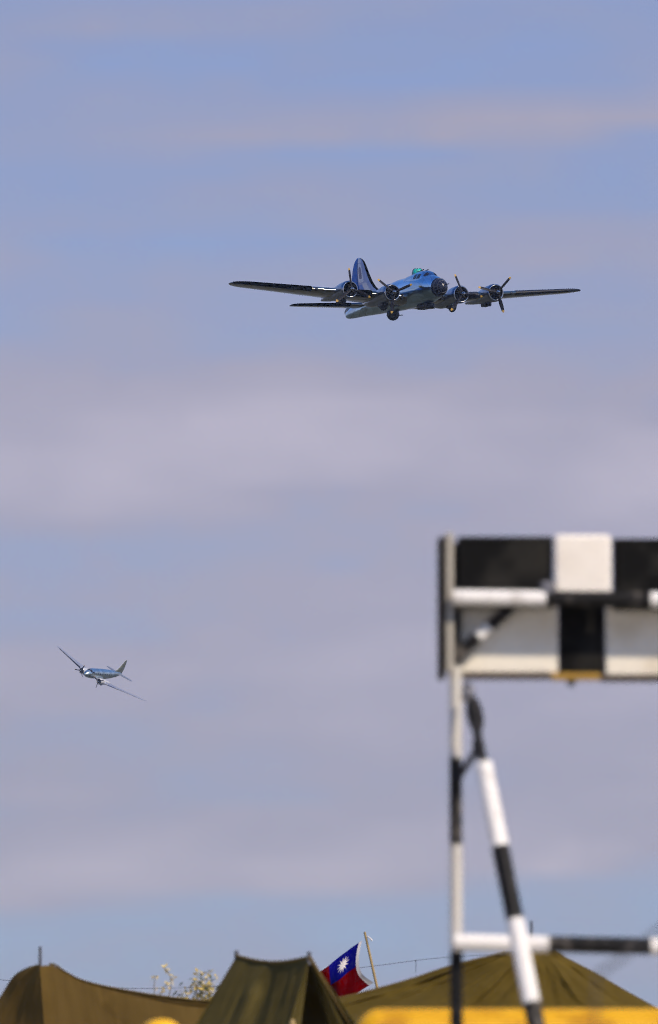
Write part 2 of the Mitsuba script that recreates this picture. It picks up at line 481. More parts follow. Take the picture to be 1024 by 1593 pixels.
rows = [(-1.05, -0.06, 0.70, 0.78), (-2.2, 0.0, 0.94, 1.04), (-3.2, 0.03, 1.08, 1.2), (-4.5, 0.05, 1.14, 1.29), (-6, 0.05, 1.16, 1.32), (-9, 0.05, 1.16, 1.30), (-11, 0.0, 1.13, 1.22), (-13, -0.06, 1.0, 1.08),
        (-15, -0.13, 0.86, 0.95), (-17, -0.22, 0.70, 0.80), (-19, -0.32, 0.52, 0.64), (-21, -0.43, 0.37, 0.50), (-22.2, -0.48, 0.27, 0.37), (-22.62, -0.50, 0.14, 0.20)]
fm, fuv = loft(ellipse_rings(smooth_rows(rows, 60)), cap=(False, True))
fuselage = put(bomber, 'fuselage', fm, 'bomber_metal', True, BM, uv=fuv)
cm, cuv = loft(ellipse_rings(smooth_rows([(-2.35, 0.55, 0.20, 0.42), (-2.7, 0.6, 0.62, 0.66), (-3.3, 0.65, 0.86, 0.86), (-4.6, 0.68, 0.95, 0.93), (-6.4, 0.62, 0.95, 0.86), (-8.5, 0.5, 0.80, 0.78), (-11, 0.3, 0.55, 0.68)], 26), 30), cap=(True, True))
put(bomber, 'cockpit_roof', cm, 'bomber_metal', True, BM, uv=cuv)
# windscreen and side windows follow the cockpit roof
for s in (-1, 1):
    for a0, a1, x0, x1 in ((0.55, 1.25, -2.62, -3.02), (0.22, 0.72, -3.25, -3.85), (0.22, 0.72, -3.95, -4.5)):
        def win(u, v, s=s, a0=a0, a1=a1, x0=x0, x1=x1):
            a = a0 + (a1 - a0) * u
            x = x0 + (x1 - x0) * v
            k = np.interp(-x, [2.35, 2.7, 3.3, 4.6], [0.22, 0.645, 0.885, 0.972])
            h = np.interp(-x, [2.35, 2.7, 3.3, 4.6], [0.44, 0.685, 0.882, 0.95])
            z = np.interp(-x, [2.35, 2.7, 3.3, 4.6], [0.55, 0.6, 0.65, 0.68])
            return np.stack([x, s * k * np.cos(a), z + h * np.sin(a)], -1)
        put(bomber, 'cockpit_window', sheet(win, 8, 6), 'dark_glazing', True, BM)
# nose glazing with its ribs
nrows = [(0.0, -0.10, 0.02, 0.02), (-0.08, -0.10, 0.25, 0.27), (-0.28, -0.09, 0.44, 0.49), (-0.62, -0.08, 0.59, 0.66), (-1.06, -0.06, 0.705, 0.785)]
nk = put(bomber, 'nose_glazing', loft(ellipse_rings(smooth_rows(nrows, 16), 30))[0], 'dark_glazing', True, BM)
ribs = []
for a in np.arange(8) * np.pi / 4 + 0.39:
    R_ = smooth_rows(nrows, 12)
    ribs.append(tube(np.stack([R_[:, 0], 1.01 * R_[:, 2] * np.cos(a), R_[:, 1] + 1.01 * R_[:, 3] * np.sin(a)], 1), 0.022, 6))
for x in (-0.28, -0.72):
    r = smooth_rows(nrows, 60)
    r = r[np.argmin(abs(r[:, 0] - x))]
    a = np.linspace(0, 2 * np.pi, 30)
    ribs.append(tube(np.stack([np.full(30, r[0]), 1.01 * r[2] * np.cos(a), r[1] + 1.01 * r[3] * np.sin(a)], 1), 0.022, 6))
put(nk, 'frame', trimesh.util.concatenate(ribs), 'frame_metal', True, BM)
put(bomber, 'nose_gun', tube([(-0.1, 0.06, 0.02), (0.95, 0.10, 0.06)], 0.035, 8), 'gun_metal', 40, BM)
# top turret
TX, TZ, TR = -5.75, 1.40, 0.47
a_ = np.arange(24) * np.pi / 12
tb = put(bomber, 'top_turret', loft([np.stack([TX + (TR + 0.03) * np.cos(a_), (TR + 0.03) * np.sin(a_), np.full(24, z)], 1) for z in (1.15, TZ + 0.02)])[0], 'frame_metal', 40, BM)


def dome_patch(a0, a1, t0=0.0, t1=np.pi / 2, grow=0.0):
    def fn(u, v):
        a, t = a0 + (a1 - a0) * u, t0 + (t1 - t0) * v
        k = (TR + grow) * np.cos(t) ** 0.5
        return np.stack([TX + k * np.cos(a), k * np.sin(a), TZ + (0.50 + grow) * np.sin(t)], -1)
    return sheet(fn, 24, 14)


put(tb, 'glazing', dome_patch(-1.75, 0.62), 'teal_glazing', True, BM, label='bright teal tinted turret glazing')
put(tb, 'rear_shell', dome_patch(0.62, 2 * np.pi - 1.75), 'frame_metal', True, BM)
for a in (-1.75, -0.55, 0.62, 1.8, 3.0):
    put(tb, 'rib', tube([(TX + (TR + 0.02) * np.cos(t) ** 0.5 * np.cos(a), (TR + 0.02) * np.cos(t) ** 0.5 * np.sin(a), TZ + 0.52 * np.sin(t)) for t in np.linspace(0, 1.5, 9)], 0.028, 6), 'frame_metal', 40, BM)
for q in (-1, 1):
    put(tb, 'gun', tube([(-5.45, q * 0.2, 1.58), (-3.9, q * 0.2, 1.66)], 0.045, 8), 'gun_metal', 40, BM)
# ball turret below
bt = trimesh.creation.icosphere(3, 0.53)
bt.apply_translation((-11.6, 0, -1.38))
bk = put(bomber, 'ball_turret', bt, 'gun_metal', True, BM)
bw = trimesh.creation.cylinder(0.24, 0.06)
bw.apply_transform(trimesh.geometry.align_vectors([0, 0, 1], [0.8, -0.55, -0.25]))
bw.apply_translation(np.array((-11.6, 0, -1.38)) + 0.50 * np.array([0.8, -0.55, -0.25]) / np.linalg.norm([0.8, -0.55, -0.25]))
put(bk, 'sighting_window', bw, 'lamp_glass', 40, BM)
for s in (-1, 1):
    put(bk, 'gun', tube([(-11.2, s * 0.34, -1.5), (-10.2, s * 0.34, -1.56)], 0.035, 8), 'gun_metal', 40, BM)
put(bomber, 'belly_fairing', rounded_box((-5.2, -0.42, -1.58), (-3.0, 0.42, -1.15), 0.16), 'gun_metal', 40, BM)
tg = [np.stack([np.full(16, x), hw * np.cos(np.arange(16) * np.pi / 8), z + hh * np.sin(np.arange(16) * np.pi / 8)], 1) for x, z, hw, hh in ((-21.4, -0.25, 0.30, 0.40), (-22.0, -0.25, 0.28, 0.42), (-22.55, -0.30, 0.22, 0.34))]
put(bomber, 'tail_gun_glazing', loft(tg, cap=(True, True))[0], 'dark_glazing', 40, BM)

INC = math.tan(math.radians(2.5))


def wing_sections(ys, s):
    out = []
    for y in ys:
        q = y / 15.8
        le = -5.5 - 1.75 * q
        ch = 5.8 + (2.5 - 5.8) * q
        if y > 14.2:                                           # rounded tip
            k = math.sqrt(max(0.0, 1 - ((y - 14.2) / 1.605) ** 2))
            mid = le - 0.45 * ch
            le, ch = mid + 0.45 * ch * k, ch * k
        ch = max(ch, 0.05)
        z = -0.62 + y * math.tan(math.radians(4.5))
        th = 0.175 - 0.075 * q
        w_ = 0.988 * s * y
        out.append(((le, w_, z + INC * 0.3 * ch), (le - ch, w_, z - INC * 0.7 * ch), th))
    return out


ys = np.concatenate([np.linspace(0.3, 14.2, 24), 14.2 + 1.6 * np.sin(np.linspace(0.15, 1, 10) * np.pi / 2)])
for s in (-1, 1):
    wm, wuv = surface(wing_sections(ys, s))
    wing = put(bomber, 'wing', wm, 'bomber_wing_metal', True, BM, uv=wuv)
    yb = np.concatenate([np.linspace(9.15, 14.2, 8), 14.2 + 1.45 * np.sin(np.linspace(0.15, 1, 6) * np.pi / 2)])
    put(wing, 'deicer_boot', boot(wing_sections(yb, s)), 'boot_rubber', True, BM)
    put(wing, 'deicer_boot', boot(wing_sections(np.linspace(4.0, 5.6, 4), s)), 'boot_rubber', True, BM)
    ll = trimesh.creation.icosphere(2, 0.17)
    sec = wing_sections([8.75], s)[0]
    ll.apply_translation(np.array(sec[0]) + [-0.08, 0, 0])
    put(wing, 'landing_light', ll, 'lamp_glass', True, BM)
    inl = wing_sections([1.45, 1.95, 2.15], s)                 # cooling air slots in the inner leading edge
    for le, te, th in inl:
        b = rounded_box((-0.25, -0.13 if le[1] != inl[0][0][1] else -0.10, -0.22), (0.06, 0.08, 0.20), 0.05)
        b.apply_translation(np.array(le))
        put(wing, 'air_inlet', b, 'engine_black', 40, BM)
    ai = [wing_sections([y], s)[0] for y in (10.0, 14.4)]
    slot = []
    for le, te, th in ai:
        le, te = np.array(le), np.array(te)
        slot.append(le + (te - le) * 0.77)
    # stabiliser
    st = []
    for y in np.concatenate([np.linspace(0.2, 5.6, 8), 5.6 + 0.95 * np.sin(np.linspace(0.2, 1, 6) * np.pi / 2)]):
        q = y / 6.55
        le, ch = -16.4 - 1.5 * q, 3.7 - 1.9 * q
        if y > 5.6:
            k = math.sqrt(max(0, 1 - ((y - 5.6) / 0.955) ** 2))
            le, ch = le - 0.5 * ch * (1 - k), max(ch * k, 0.05)
        st.append(((le, s * y, -0.12), (le - ch, s * y, -0.16), 0.10))
    sm, suv = surface(st)
    sk = put(bomber, 'tailplane', sm, 'bomber_wing_metal', True, BM, uv=suv)
    put(sk, 'deicer_boot', boot(st[2:-1], 0.028, 0.14), 'boot_rubber', True, BM)

# fin and rudder
zs = np.array([0.0, 0.5, 0.9, 1.3, 1.8, 2.4, 3.0, 3.4, 3.7, 3.9, 4.05, 4.12])
LE = np.interp(zs, [0, 0.5, 0.9, 1.3, 1.8, 2.4, 3.0, 3.4, 3.7, 3.9, 4.05, 4.12], [-12.0, -13.2, -14.6, -15.6, -16.4, -17.05, -17.6, -17.95, -18.3, -18.65, -19.1, -19.5])
TE = np.interp(zs, [0, 2.4, 3.0, 3.4, 3.7, 3.9, 4.05, 4.12], [-21.2, -21.25, -21.1, -20.9, -20.65, -20.4, -20.05, -19.8])
HG = LE + (TE - LE) * np.interp(zs, [0, 1.3, 4], [0.74, 0.62, 0.52])
TH = np.interp(zs, [0, 0.9, 2, 4.12], [0.035, 0.055, 0.10, 0.10])
fin_r, rud_r, fu = [], [], []
for z, le, te, hg, th in zip(zs, LE, TE, HG, TH):
    ring = panel_ring((le, 0, z), (te, 0, z), th, (0, 1, 0))
    f1, f2 = ring.copy(), ring.copy()
    f1[:, 0] = np.maximum(f1[:, 0], hg)
    f2[:, 0] = np.minimum(f2[:, 0], hg - 0.03)
    fin_r.append(f1)
    rud_r.append(f2)
    fu.append((f1[:, 0] - le) / (hg - le))
finm, _ = loft(fin_r, cap=(False, True))
n_ = len(zs) * (len(AF) + 1)
U = np.concatenate([np.concatenate([a, a[:1]]) for a in fu])
V = np.repeat(zs, len(AF) + 1)
fuv2 = np.stack([U, V], 1)
fuv2 = np.vstack([fuv2, fuv2[-(len(AF) + 1):], fuv2[-1:]])
fin = put(bomber, 'tail_fin', finm, 'fin_paint', True, BM, uv=fuv2)
put(bomber, 'rudder', loft(rud_r[1:], cap=(True, True))[0], 'rudder_blue', 40, BM, label='bright blue rudder')
fb = []
for z, le, te, th in list(zip(zs, LE, TE, TH))[2:-1]:
    fb.append(((le, 0, z), (te, 0, z), th))
put(fin, 'deicer_boot', boot(fb, 0.012, 0.05, (0, 1, 0)), 'boot_slate', True, BM)

# engines, propellers, half-sunk wheels; the blade angles are those of the photograph
for y, fx, ang in ((-6.45, -4.5, 97.5), (-3.05, -3.75, 143), (3.05, -3.75, 113), (6.45, -4.5, 47)):
    fz = -0.62 + abs(y) * math.tan(math.radians(4.5)) + 0.06
    inner = abs(y) < 5
    tail = [(-0.6, 0, 0.70, 0.70), (-1.2, 0, 0.70, 0.72), (-2.2, -0.08, 0.62, 0.70), (-3.6, -0.22 if inner else -0.14, 0.55, 0.62 if inner else 0.52), (-5.2, -0.30 if inner else -0.20, 0.42, 0.46 if inner else 0.36), (-6.8, -0.30, 0.10, 0.10)]
    eng = radial_engine(bomber, (fx, y, fz), 0.72, BM, tail, 'cowl_metal')
    propeller(bomber, (fx + 0.32, y, fz), 1.76, ang, BM)
    sc = rounded_box((fx - 2.9, y - 0.26, fz - 0.98), (fx - 1.6, y + 0.26, fz - 0.5), 0.12)   # turbocharger duct under the nacelle
    put(eng, 'air_scoop', sc, 'gun_metal', 40, BM)
    if inner:
        wh = trimesh.creation.torus(0.50, 0.21, major_sections=28, minor_sections=12)
        wh.apply_transform(trimesh.transformations.rotation_matrix(math.pi / 2, [1, 0, 0]))
        wh.apply_translation((fx - 2.05, y, fz - 0.62))
        wk = put(bomber, 'wheel', wh, 'tyre_black', True, BM)
        hubm = trimesh.creation.cylinder(0.34, 0.22)
        hubm.apply_transform(trimesh.transformations.rotation_matrix(math.pi / 2, [1, 0, 0]))
        hubm.apply_translation((fx - 2.05, y, fz - 0.62))
        put(wk, 'hub', hubm, 'frame_metal', 40, BM)

mat('transport_wing', (0.23, 0.255, 0.34), 0.5, 0.3)  # grey-lavender tone stands in for reflected sky and haze on metal wings
mat('transport_tailplane', (0.15, 0.175, 0.24), 0.5, 0.3)
mat('transport_cowl', (0.80, 0.80, 0.80), 0.42, 0.55)
# ---- the twin-engined transport, farther off and banking
CM = matrix((-0.422, -0.906, -0.026), (0.447, -0.233, 0.863), (-60.85, 1446.07, 96.60))
trans = thing('transport_aircraft', 'small distant twin-engined propeller airplane banking at lower left of the sky', 'airplane')
rows = [(0.0, -0.35, 0.03, 0.03), (-0.15, -0.34, 0.34, 0.34), (-0.6, -0.28, 0.68, 0.66), (-1.3, -0.16, 0.95, 0.92), (-2.4, 0.02, 1.14, 1.20), (-4, 0.05, 1.22, 1.30), (-9, 0.05, 1.22, 1.30), (-12, 0.12, 1.10, 1.16), (-15, 0.26, 0.80, 0.88), (-17.5, 0.40, 0.45, 0.55), (-19.4, 0.50, 0.06, 0.12)]
fm, fuv = loft(ellipse_rings(smooth_rows(rows, 50), 32), cap=(True, True))
tf = put(trans, 'fuselage', fm, 'transport_metal', True, CM, uv=fuv)


def skin(x, a, grow=0.015):
    R_ = smooth_rows(rows, 200)
    zc, hw, hh = (np.interp(-x, -R_[:, 0], R_[:, k]) for k in (1, 2, 3))
    return np.stack([x + 0 * a, (hw + grow) * np.cos(a), zc + (hh + grow) * np.sin(a)], -1)


for s in (-1, 1):
    for a0, a1, x0, x1 in ((0.85, 1.5, -1.35, -2.0), (0.45, 0.8, -1.7, -2.7)):
        put(tf, 'cockpit_window', sheet(lambda u, v: skin(x0 + (x1 - x0) * u, (a0 + (a1 - a0) * v) if s > 0 else np.pi - (a0 + (a1 - a0) * v)), 6, 6), 'dark_glazing', True, CM)
    for k in range(7):
        x0 = -4.3 - 1.25 * k
        put(tf, 'cabin_window', sheet(lambda u, v: skin(x0 - 0.42 * u, (0.22 + 0.26 * v) if s > 0 else np.pi - (0.22 + 0.26 * v)), 4, 4), 'dark_glazing', True, CM)


def dc_sections(ys, s):
    out = []
    for y in ys:
        o = max(y - 3.2, 0) / 11.3
        le, te, th = -4.9 - 3.0 * o, -9.2 + 0.05 * o, 0.15 - 0.06 * o
        if y > 13.5:
            k = math.sqrt(max(0.0, 1 - ((y - 13.5) / 1.005) ** 2))
            m_ = (le + te) / 2
            le, te = m_ + (le - m_) * k, m_ + (te - m_) * k
        if le - te < 0.05:
            te = le - 0.05
        z = -0.98 + max(y - 3.2, 0) * math.tan(math.radians(6.0))
        out.append(((le, s * y, z + 0.03), (te, s * y, z - 0.05), th))
    return out


ys = np.concatenate([np.linspace(0.2, 13.5, 18), 13.5 + 1.0 * np.sin(np.linspace(0.15, 1, 8) * np.pi / 2)])
for s in (-1, 1):
    wm, wuv = surface(dc_sections(ys, s))
    wk = put(trans, 'wing', wm, 'transport_wing', True, CM, uv=wuv)
    put(wk, 'deicer_boot', boot(dc_sections(np.linspace(4.5, 13.2 if s < 0 else 6.5, 9), s), 0.03, 0.05), 'boot_slate', True, CM)  # dark strip painted for the shaded leading edge, no real boot here
    st = []
    for y in np.concatenate([np.linspace(0.1, 3.4, 6), 3.4 + 0.65 * np.sin(np.linspace(0.2, 1, 5) * np.pi / 2)]):
        le, ch = -16.3 - 1.1 * y / 4, 2.6 - 1.2 * y / 4
        if y > 3.4:
            k = math.sqrt(max(0, 1 - ((y - 3.4) / 0.655) ** 2))
            le, ch = le - 0.5 * ch * (1 - k), max(ch * k, 0.05)
        st.append(((le, s * y, 0.5), (le - ch, s * y, 0.5), 0.10))
    sm, suv = surface(st)
    put(trans, 'tailplane', sm, 'transport_tailplane', True, CM, uv=suv)
    nk = radial_engine(trans, (-3.1, s * 2.82, -0.75), 0.76, CM, [(-0.6, 0, 0.76, 0.76), (-1.5, 0, 0.76, 0.78), (-2.4, -0.05, 0.68, 0.72), (-4.5, -0.2, 0.46, 0.5), (-6.6, -0.25, 0.1, 0.1)], 'transport_cowl')
    propeller(trans, (-2.75, s * 2.82, -0.75), 1.75, 78 if s < 0 else 40, CM, 0.15)
    wh = trimesh.creation.torus(0.40, 0.17, major_sections=20, minor_sections=10)
    wh.apply_transform(trimesh.transformations.rotation_matrix(math.pi / 2, [1, 0, 0]))
    wh.apply_translation((-5.2, s * 2.82, -1.28))
    put(trans, 'wheel', wh, 'tyre_black', True, CM)
fz = [(0.4, -13.2, -19.3), (1.0, -14.8, -19.3), (1.6, -16.0, -19.35), (2.4, -16.8, -19.3), (3.2, -17.3, -19.1), (4.0, -17.8, -18.9), (4.4, -18.3, -18.6)]
fm, fuv = loft([panel_ring((a, 0, z), (b, 0, z), 0.06 if z < 1.2 else 0.10, (0, 1, 0)) for z, a, b in fz], cap=(False, True))
mat('transport_fin', (0.20, 0.215, 0.16), 0.4, 0.4)
put(trans, 'tail_fin', fm, 'transport_fin', True, CM, label='olive grey tail fin')
tw = trimesh.creation.icosphere(2, 0.2)
tw.apply_translation((-16.8, 0, -0.35))
put(trans, 'tail_wheel', tw, 'tyre_black', True, CM)

# ------------------------------------------------------------------ tents
# leftmost tent
tent = thing('canvas_tent', 'sunlit brown canvas tent with a sagging roof edge and grey pole, leftmost of the three', 'tent')
corner = [W(62, 1501, 59), W(65, 1545, 58.9), W(69, 1600, 58.8), W(82, 1745, 58.3), W(90, 1870, 58.0)]
left_out = [W(61, 1500, 59.05), W(45, 1504.5, 59.2), W(24, 1516, 59.4), W(0, 1551, 59.6), W(-25, 1590, 59.7), W(-92, 1740, 59.9), W(-130, 1866, 59.9)]
top_out = [W(62, 1501, 59), W(78, 1499.5, 59.1), W(100, 1511, 59.6), W(122, 1523, 60), W(150, 1531.5, 60.5), W(200, 1541.5, 61.3), W(260, 1551, 62.3), W(320, 1557, 63.3), W(440, 1561, 65.2)]


def blend(a, b, t):
    return a * (1 - t[..., None]) + b * t[..., None]


def left_face(u, v):
    a, b = polyline(corner, v), polyline(left_out, v)
    P = blend(a, b, u)
    w = np.sin(np.pi * u) * np.minimum(v * 6, 1)
    fold = cloth_noise(u, v, 6, 1.5, 3) * 0.10 + 0.012 * np.sin(u * 22 + 3 * v) * np.exp(-v * 2)
    return P + np.stack([0.3 * fold * w, (fold + 0.03 * np.sin(np.pi * u)) * w, -0.02 * w], -1)


def hang(u, py_drop):
    """Roof-edge line at u, dropped by py_drop metres and set back under the overhang."""
    P = polyline(top_out, u)
    return P


def over(u):                                                    # overhang depth grows to the right
    return np.clip((u - 0.16) / 0.45, 0, 1) ** 1.3


bot_corner = np.array([top_out[0][0] + 0.25, top_out[0][1] - 0.75, 0.02])


def right_face(u, v):
    P = polyline(top_out, u)
    o = over(u)
    top = P + np.stack([0 * o, 0.10 * o, -0.015 - 0.065 * o], -1)
    bot = np.stack([P[..., 0] + 0.25, P[..., 1] - 0.75 + 0.4 * o, 0.02 * np.ones_like(o)], -1)
    Q = blend(top, bot, v)
    w = np.minimum(u * 10, 1) * np.minimum(v * 8, 1)
    f = cloth_noise(u, v, 9, 2.0, 5) * 0.15 + cloth_noise(u + 0.25 * v, v, 22, 6, 15) * 0.06 + 0.035 * np.sin(38 * u + 5 * v) * np.exp(-2 * v)
    k = (1 - np.clip(u * 5, 0, 1)) ** 2
    Q = Q + k[..., None] * (polyline(corner, v) - blend(top_out[0] + 0 * Q, bot_corner + 0 * Q, v))
    d = np.exp(-((v * 2.9 - (u - 0.12) * 2.1) / 0.10) ** 2) * 0.05 - np.exp(-((v * 2.9 - (u - 0.30) * 1.2) / 0.10) ** 2) * 0.04
    return Q + np.stack([0.2 * f * w, (f + d) * w, 0 * w], -1)


def fly(u, v):
    P = polyline(top_out, 0.14 + 0.86 * u)
    o = over(0.14 + 0.86 * u)
    back = P + np.stack([0 * o, 0.11 * o, -0.012 - 0.06 * o], -1)
    Q = blend(P, back, v)
    return Q + np.stack([0 * o, 0 * o, 0.012 * np.sin(40 * u) * np.sin(np.pi * v)], -1)


def back_face(a, b, push, n=20):
    """The far side of a tent: from the roof edge a down to the ground."""
    def fn(u, v):
        P = polyline(a, u)
        bot = np.stack([P[..., 0] * 1.0, P[..., 1] + push, 0.02 + 0 * u], -1)
        return blend(P, bot, v)
    return sheet(fn, n, 8)


put(tent, 'end_panel', sheet(left_face, 36, 60), 'canvas_brown', True)
put(tent, 'side_panel', sheet(right_face, 90, 50), 'canvas_brown', True)
put(tent, 'fly', sheet(fly, 60, 6), 'canvas_brown', True)
put(tent, 'hem', tube(polyline(top_out, np.linspace(0.02, 1, 60)) + [0, -0.01, 0.0], 0.010, 8), 'canvas_hem', True)
put(tent, 'rear_panel', back_face(top_out[1:], None, 3.0), 'canvas_brown', True)
put(tent, 'rear_panel', back_face(left_out[:5], None, 2.0), 'canvas_brown', True)
put(tent, 'pole', tube([[*W(62.5, 1473, 59.3)], [*W(62.5, 1520, 59.3)], [W(62.5, 1520, 59.3)[0], 59.3, 0.0]], 0.017, 10), 'pole_steel', 40)

# middle tent: short sagging ridge, open gable towards the right
tent2 = thing('canvas_tent', 'olive canvas tent with a short ridge and open dark front, middle of the three', 'tent')
F_, B_ = W(481, 1490, 49.0), W(368, 1488, 50.6)
FL = np.array([*W(334, 1925, 47.6)[:2], 0.0])
FR = np.array([*W(778, 1925, 50.2)[:2], 0.0])
BL = np.array([*W(98, 1925, 49.6)[:2], 0.0])
BR = np.array([*W(640, 1925, 52.6)[:2], 0.0])


def roof(A, B, C, D, sag, seed, out):
    """A sheet from the ridge A-B down to C-D."""
    def fn(u, v):
        s = np.sin(np.pi * u)
        top = blend(A, B, u)
        top = top - np.stack([0 * u, 0 * u, sag * s], -1)
        bot = blend(C, D, u)
        P = blend(top, bot, v)
        f = cloth_noise(u, v, 7, 1.6, seed) * 0.17 + cloth_noise(u + 0.35 * v, v, 16, 5, seed + 3) * 0.05 + 0.014 * np.sin(17 * u + seed) * np.exp(-3 * v) + 0.02 * np.exp(-(((u - 0.62) + 0.25 * v) / 0.05) ** 2)
        w = np.minimum(v * 10, 1) * np.minimum(np.minimum(u, 1 - u) * 8 + 0.15, 1)
        seam = 0.006 * np.exp(-((v - 0.115) / 0.006) ** 2)
        bow = -0.07 * np.sin(np.pi * np.minimum(v * 1.5, 1))
        return P + out * ((f * w + seam)[..., None]) + np.stack([0 * u, 0 * u, bow], -1)
    return fn


put(tent2, 'roof_panel', sheet(roof(F_, B_, FL, BL, 0.050, 4, np.array([-0.25, -0.9, 0.35])), 60, 70), 'canvas_olive', True)
put(tent2, 'roof_panel', sheet(roof(F_, B_, FR, BR, 0.050, 6, np.array([0.5, 0.8, 0.35])), 40, 40), 'canvas_olive', True)
put(tent2, 'rear_panel', sheet(lambda u, v: blend(blend(B_, B_, u), blend(BL, BR, u), v), 10, 20), 'canvas_olive', True)


def flap(lo, hi, seed, amp, bend):
    """Part of the gable between the fractions lo and hi of its base, gathered into folds towards the apex."""
    def fn(u, v):
        t = lo + (hi - lo) * u
        bot = blend(FL, FR, t)
        P = blend(F_ + 0 * bot, bot, v)
        f = amp * np.sin(u * bend + seed) * (0.2 + 0.8 * np.minimum(v * 3, 1)) + 0.05 * cloth_noise(u, v, 4, 1, seed)
        w = np.minimum(v * 14, 1)
        return P + np.stack([0.55 * f * w, -0.8 * f * w, 0 * f], -1)
    return sheet(fn, 40, 60)


put(tent2, 'door_flap', flap(0.0, 0.19, 3, 0.02, 6), 'canvas_olive', True)
put(tent2, 'door_flap', flap(0.57, 1.0, 2, 0.09, 13), 'canvas_olive', True)
ridge = blend(F_, B_, np.linspace(0, 1, 24)) - np.stack([0 * np.linspace(0, 1, 24), 0.01 + 0 * np.linspace(0, 1, 24), 0.050 * np.sin(np.pi * np.linspace(0, 1, 24)) - 0.004], -1)
put(tent2, 'ridge_seam', tube(ridge, 0.014, 8), 'canvas_hem', True)
put(tent2, 'edge_seam', tube([blend(F_, FR, np.array([t]))[0] + [0.0, -0.02, -0.07 * math.sin(math.pi * min(t * 1.5, 1)) + 0.008] for t in np.linspace(0, 1, 20)], 0.018, 8), 'canvas_hem', True)
for P in (F_, B_):
    put(tent2, 'pole', tube([P + [0, 0, -0.06], P + [0, 0, 0.050]], 0.020, 10), 'pole_steel', 40)

# right tent: broad roof rising to a narrow top
tent3 = thing('canvas_tent', 'broad khaki canvas tent with a narrow top behind the striped poles, rightmost of three', 'tent')
lo3 = [W(786, 1481.5, 60), W(772, 1485, 60), W(742, 1492, 60), (W(700, 1503, 60)), W(640, 1523, 60), W(600, 1534.5, 60), W(560, 1545, 60), W(535, 1551, 60), W(440, 1573, 60), W(330, 1604, 60)]
ro3 = [W(860, 1480, 60.4), W(868, 1483, 60.4), W(882, 1491, 60.5), W(905, 1503, 60.6), W(930, 1516, 60.8), W(960, 1534, 61), W(990, 1551, 61.2), W(1024, 1570, 61.4), W(1062, 1592, 61.6), W(1100, 1614, 61.8)]


def roof3(u, v):
    a, b = polyline(lo3, v), polyline(ro3, v)
    P = blend(a, b, u)
    # the front hip stands out towards the camera at u = 0.62
    front = np.interp(u, [0, 0.38, 0.84, 1.0], [0, 1.0, 0.86, 0]) * v * 2.2
    folds = sum(k * np.exp(-((u - c) / w) ** 2) for c, w, k in ((0.07, 0.02, 0.05), (0.20, 0.025, -0.06), (0.33, 0.02, 0.05), (0.47, 0.02, -0.05), (0.56, 0.02, 0.045), (0.70, 0.02, -0.05), (0.79, 0.02, 0.05), (0.90, 0.02, -0.10)))
    f = cloth_noise(u, v, 14, 2.5, 8) * 0.18 + cloth_noise(u, v, 30, 7, 18) * 0.05 + 0.9 * folds
    w = np.minimum(np.minimum(u, 1 - u) * 16, 1) * np.minimum(0.1 + v * 3, 1)
    return P + np.stack([0 * u, -front - f * w, 0.02 * f * w - 0.03 * np.sin(np.pi * v) * np.minimum(np.minimum(u, 1 - u) * 8, 1)], -1)


put(tent3, 'roof_panel', sheet(roof3, 150, 60), 'canvas_khaki', True)


def wall3(u, v):
    P = roof3(u, np.ones_like(u))
    return np.stack([P[..., 0], P[..., 1] + 0.03 * np.sin(60 * u) * v, P[..., 2] * (1 - v)], -1)


put(tent3, 'wall', sheet(wall3, 120, 8), 'canvas_khaki', True)


def rear3(u, v):
    P = blend(polyline(lo3, v), polyline(ro3, v), u)
    return P + np.stack([0 * u, np.interp(u, [0, 0.3, 0.7, 1], [0, 1, 1, 0]) * (0.3 + 2.6 * v), 0 * u], -1)


put(tent3, 'rear_roof', sheet(rear3, 40, 30), 'canvas_khaki', True)
put(tent3, 'rear_wall', sheet(lambda u, v: rear3(u, np.ones_like(u)) * np.stack([1 + 0 * u, 1 + 0 * u, 1 - v], -1), 40, 4), 'canvas_khaki', True)
put(tent3, 'hem', tube(polyline(lo3, np.linspace(0.0, 1, 60)), 0.008, 8), 'canvas_hem', True)
put(tent3, 'hem', tube(polyline(ro3, np.linspace(0.0, 1, 60)), 0.008, 8), 'canvas_hem', True)
p3 = W(827, 1433, 60.5)
put(tent3, 'pole', tube([p3, [p3[0], p3[1], 1.0], [p3[0], p3[1], 0]], 0.014, 10), 'pole_steel', 40)

# ------------------------------------------------------------------ flag on its pole, beyond the tents
FD = 140.0
mast = thing('flagpole', 'leaning pale wooden flagpole carrying the red and blue flag', 'pole')
top = W(567.5, 1450, FD)
low = W(586.5, 1535, FD)
dirn = (low - top) / np.linalg.norm(low - top)
end = top + dirn * (top[2] / -dirn[2])
put(mast, 'staff', tube([top, top + (end - top) * 0.5, end], [0.028, 0.036, 0.045], 12), 'wood_pale', 40)
tie = polyline([W(570, 1459, FD), W(573, 1458, FD - .05), W(577, 1461, FD - .1), W(579.5, 1464, FD - .1)], np.linspace(0, 1, 10))
put(mast, 'tie', tube(tie, 0.016, 8), 'flag_white', True)
flag = thing('flag', 'red flag with blue canton and white sun, flying from the wooden pole', 'flag')


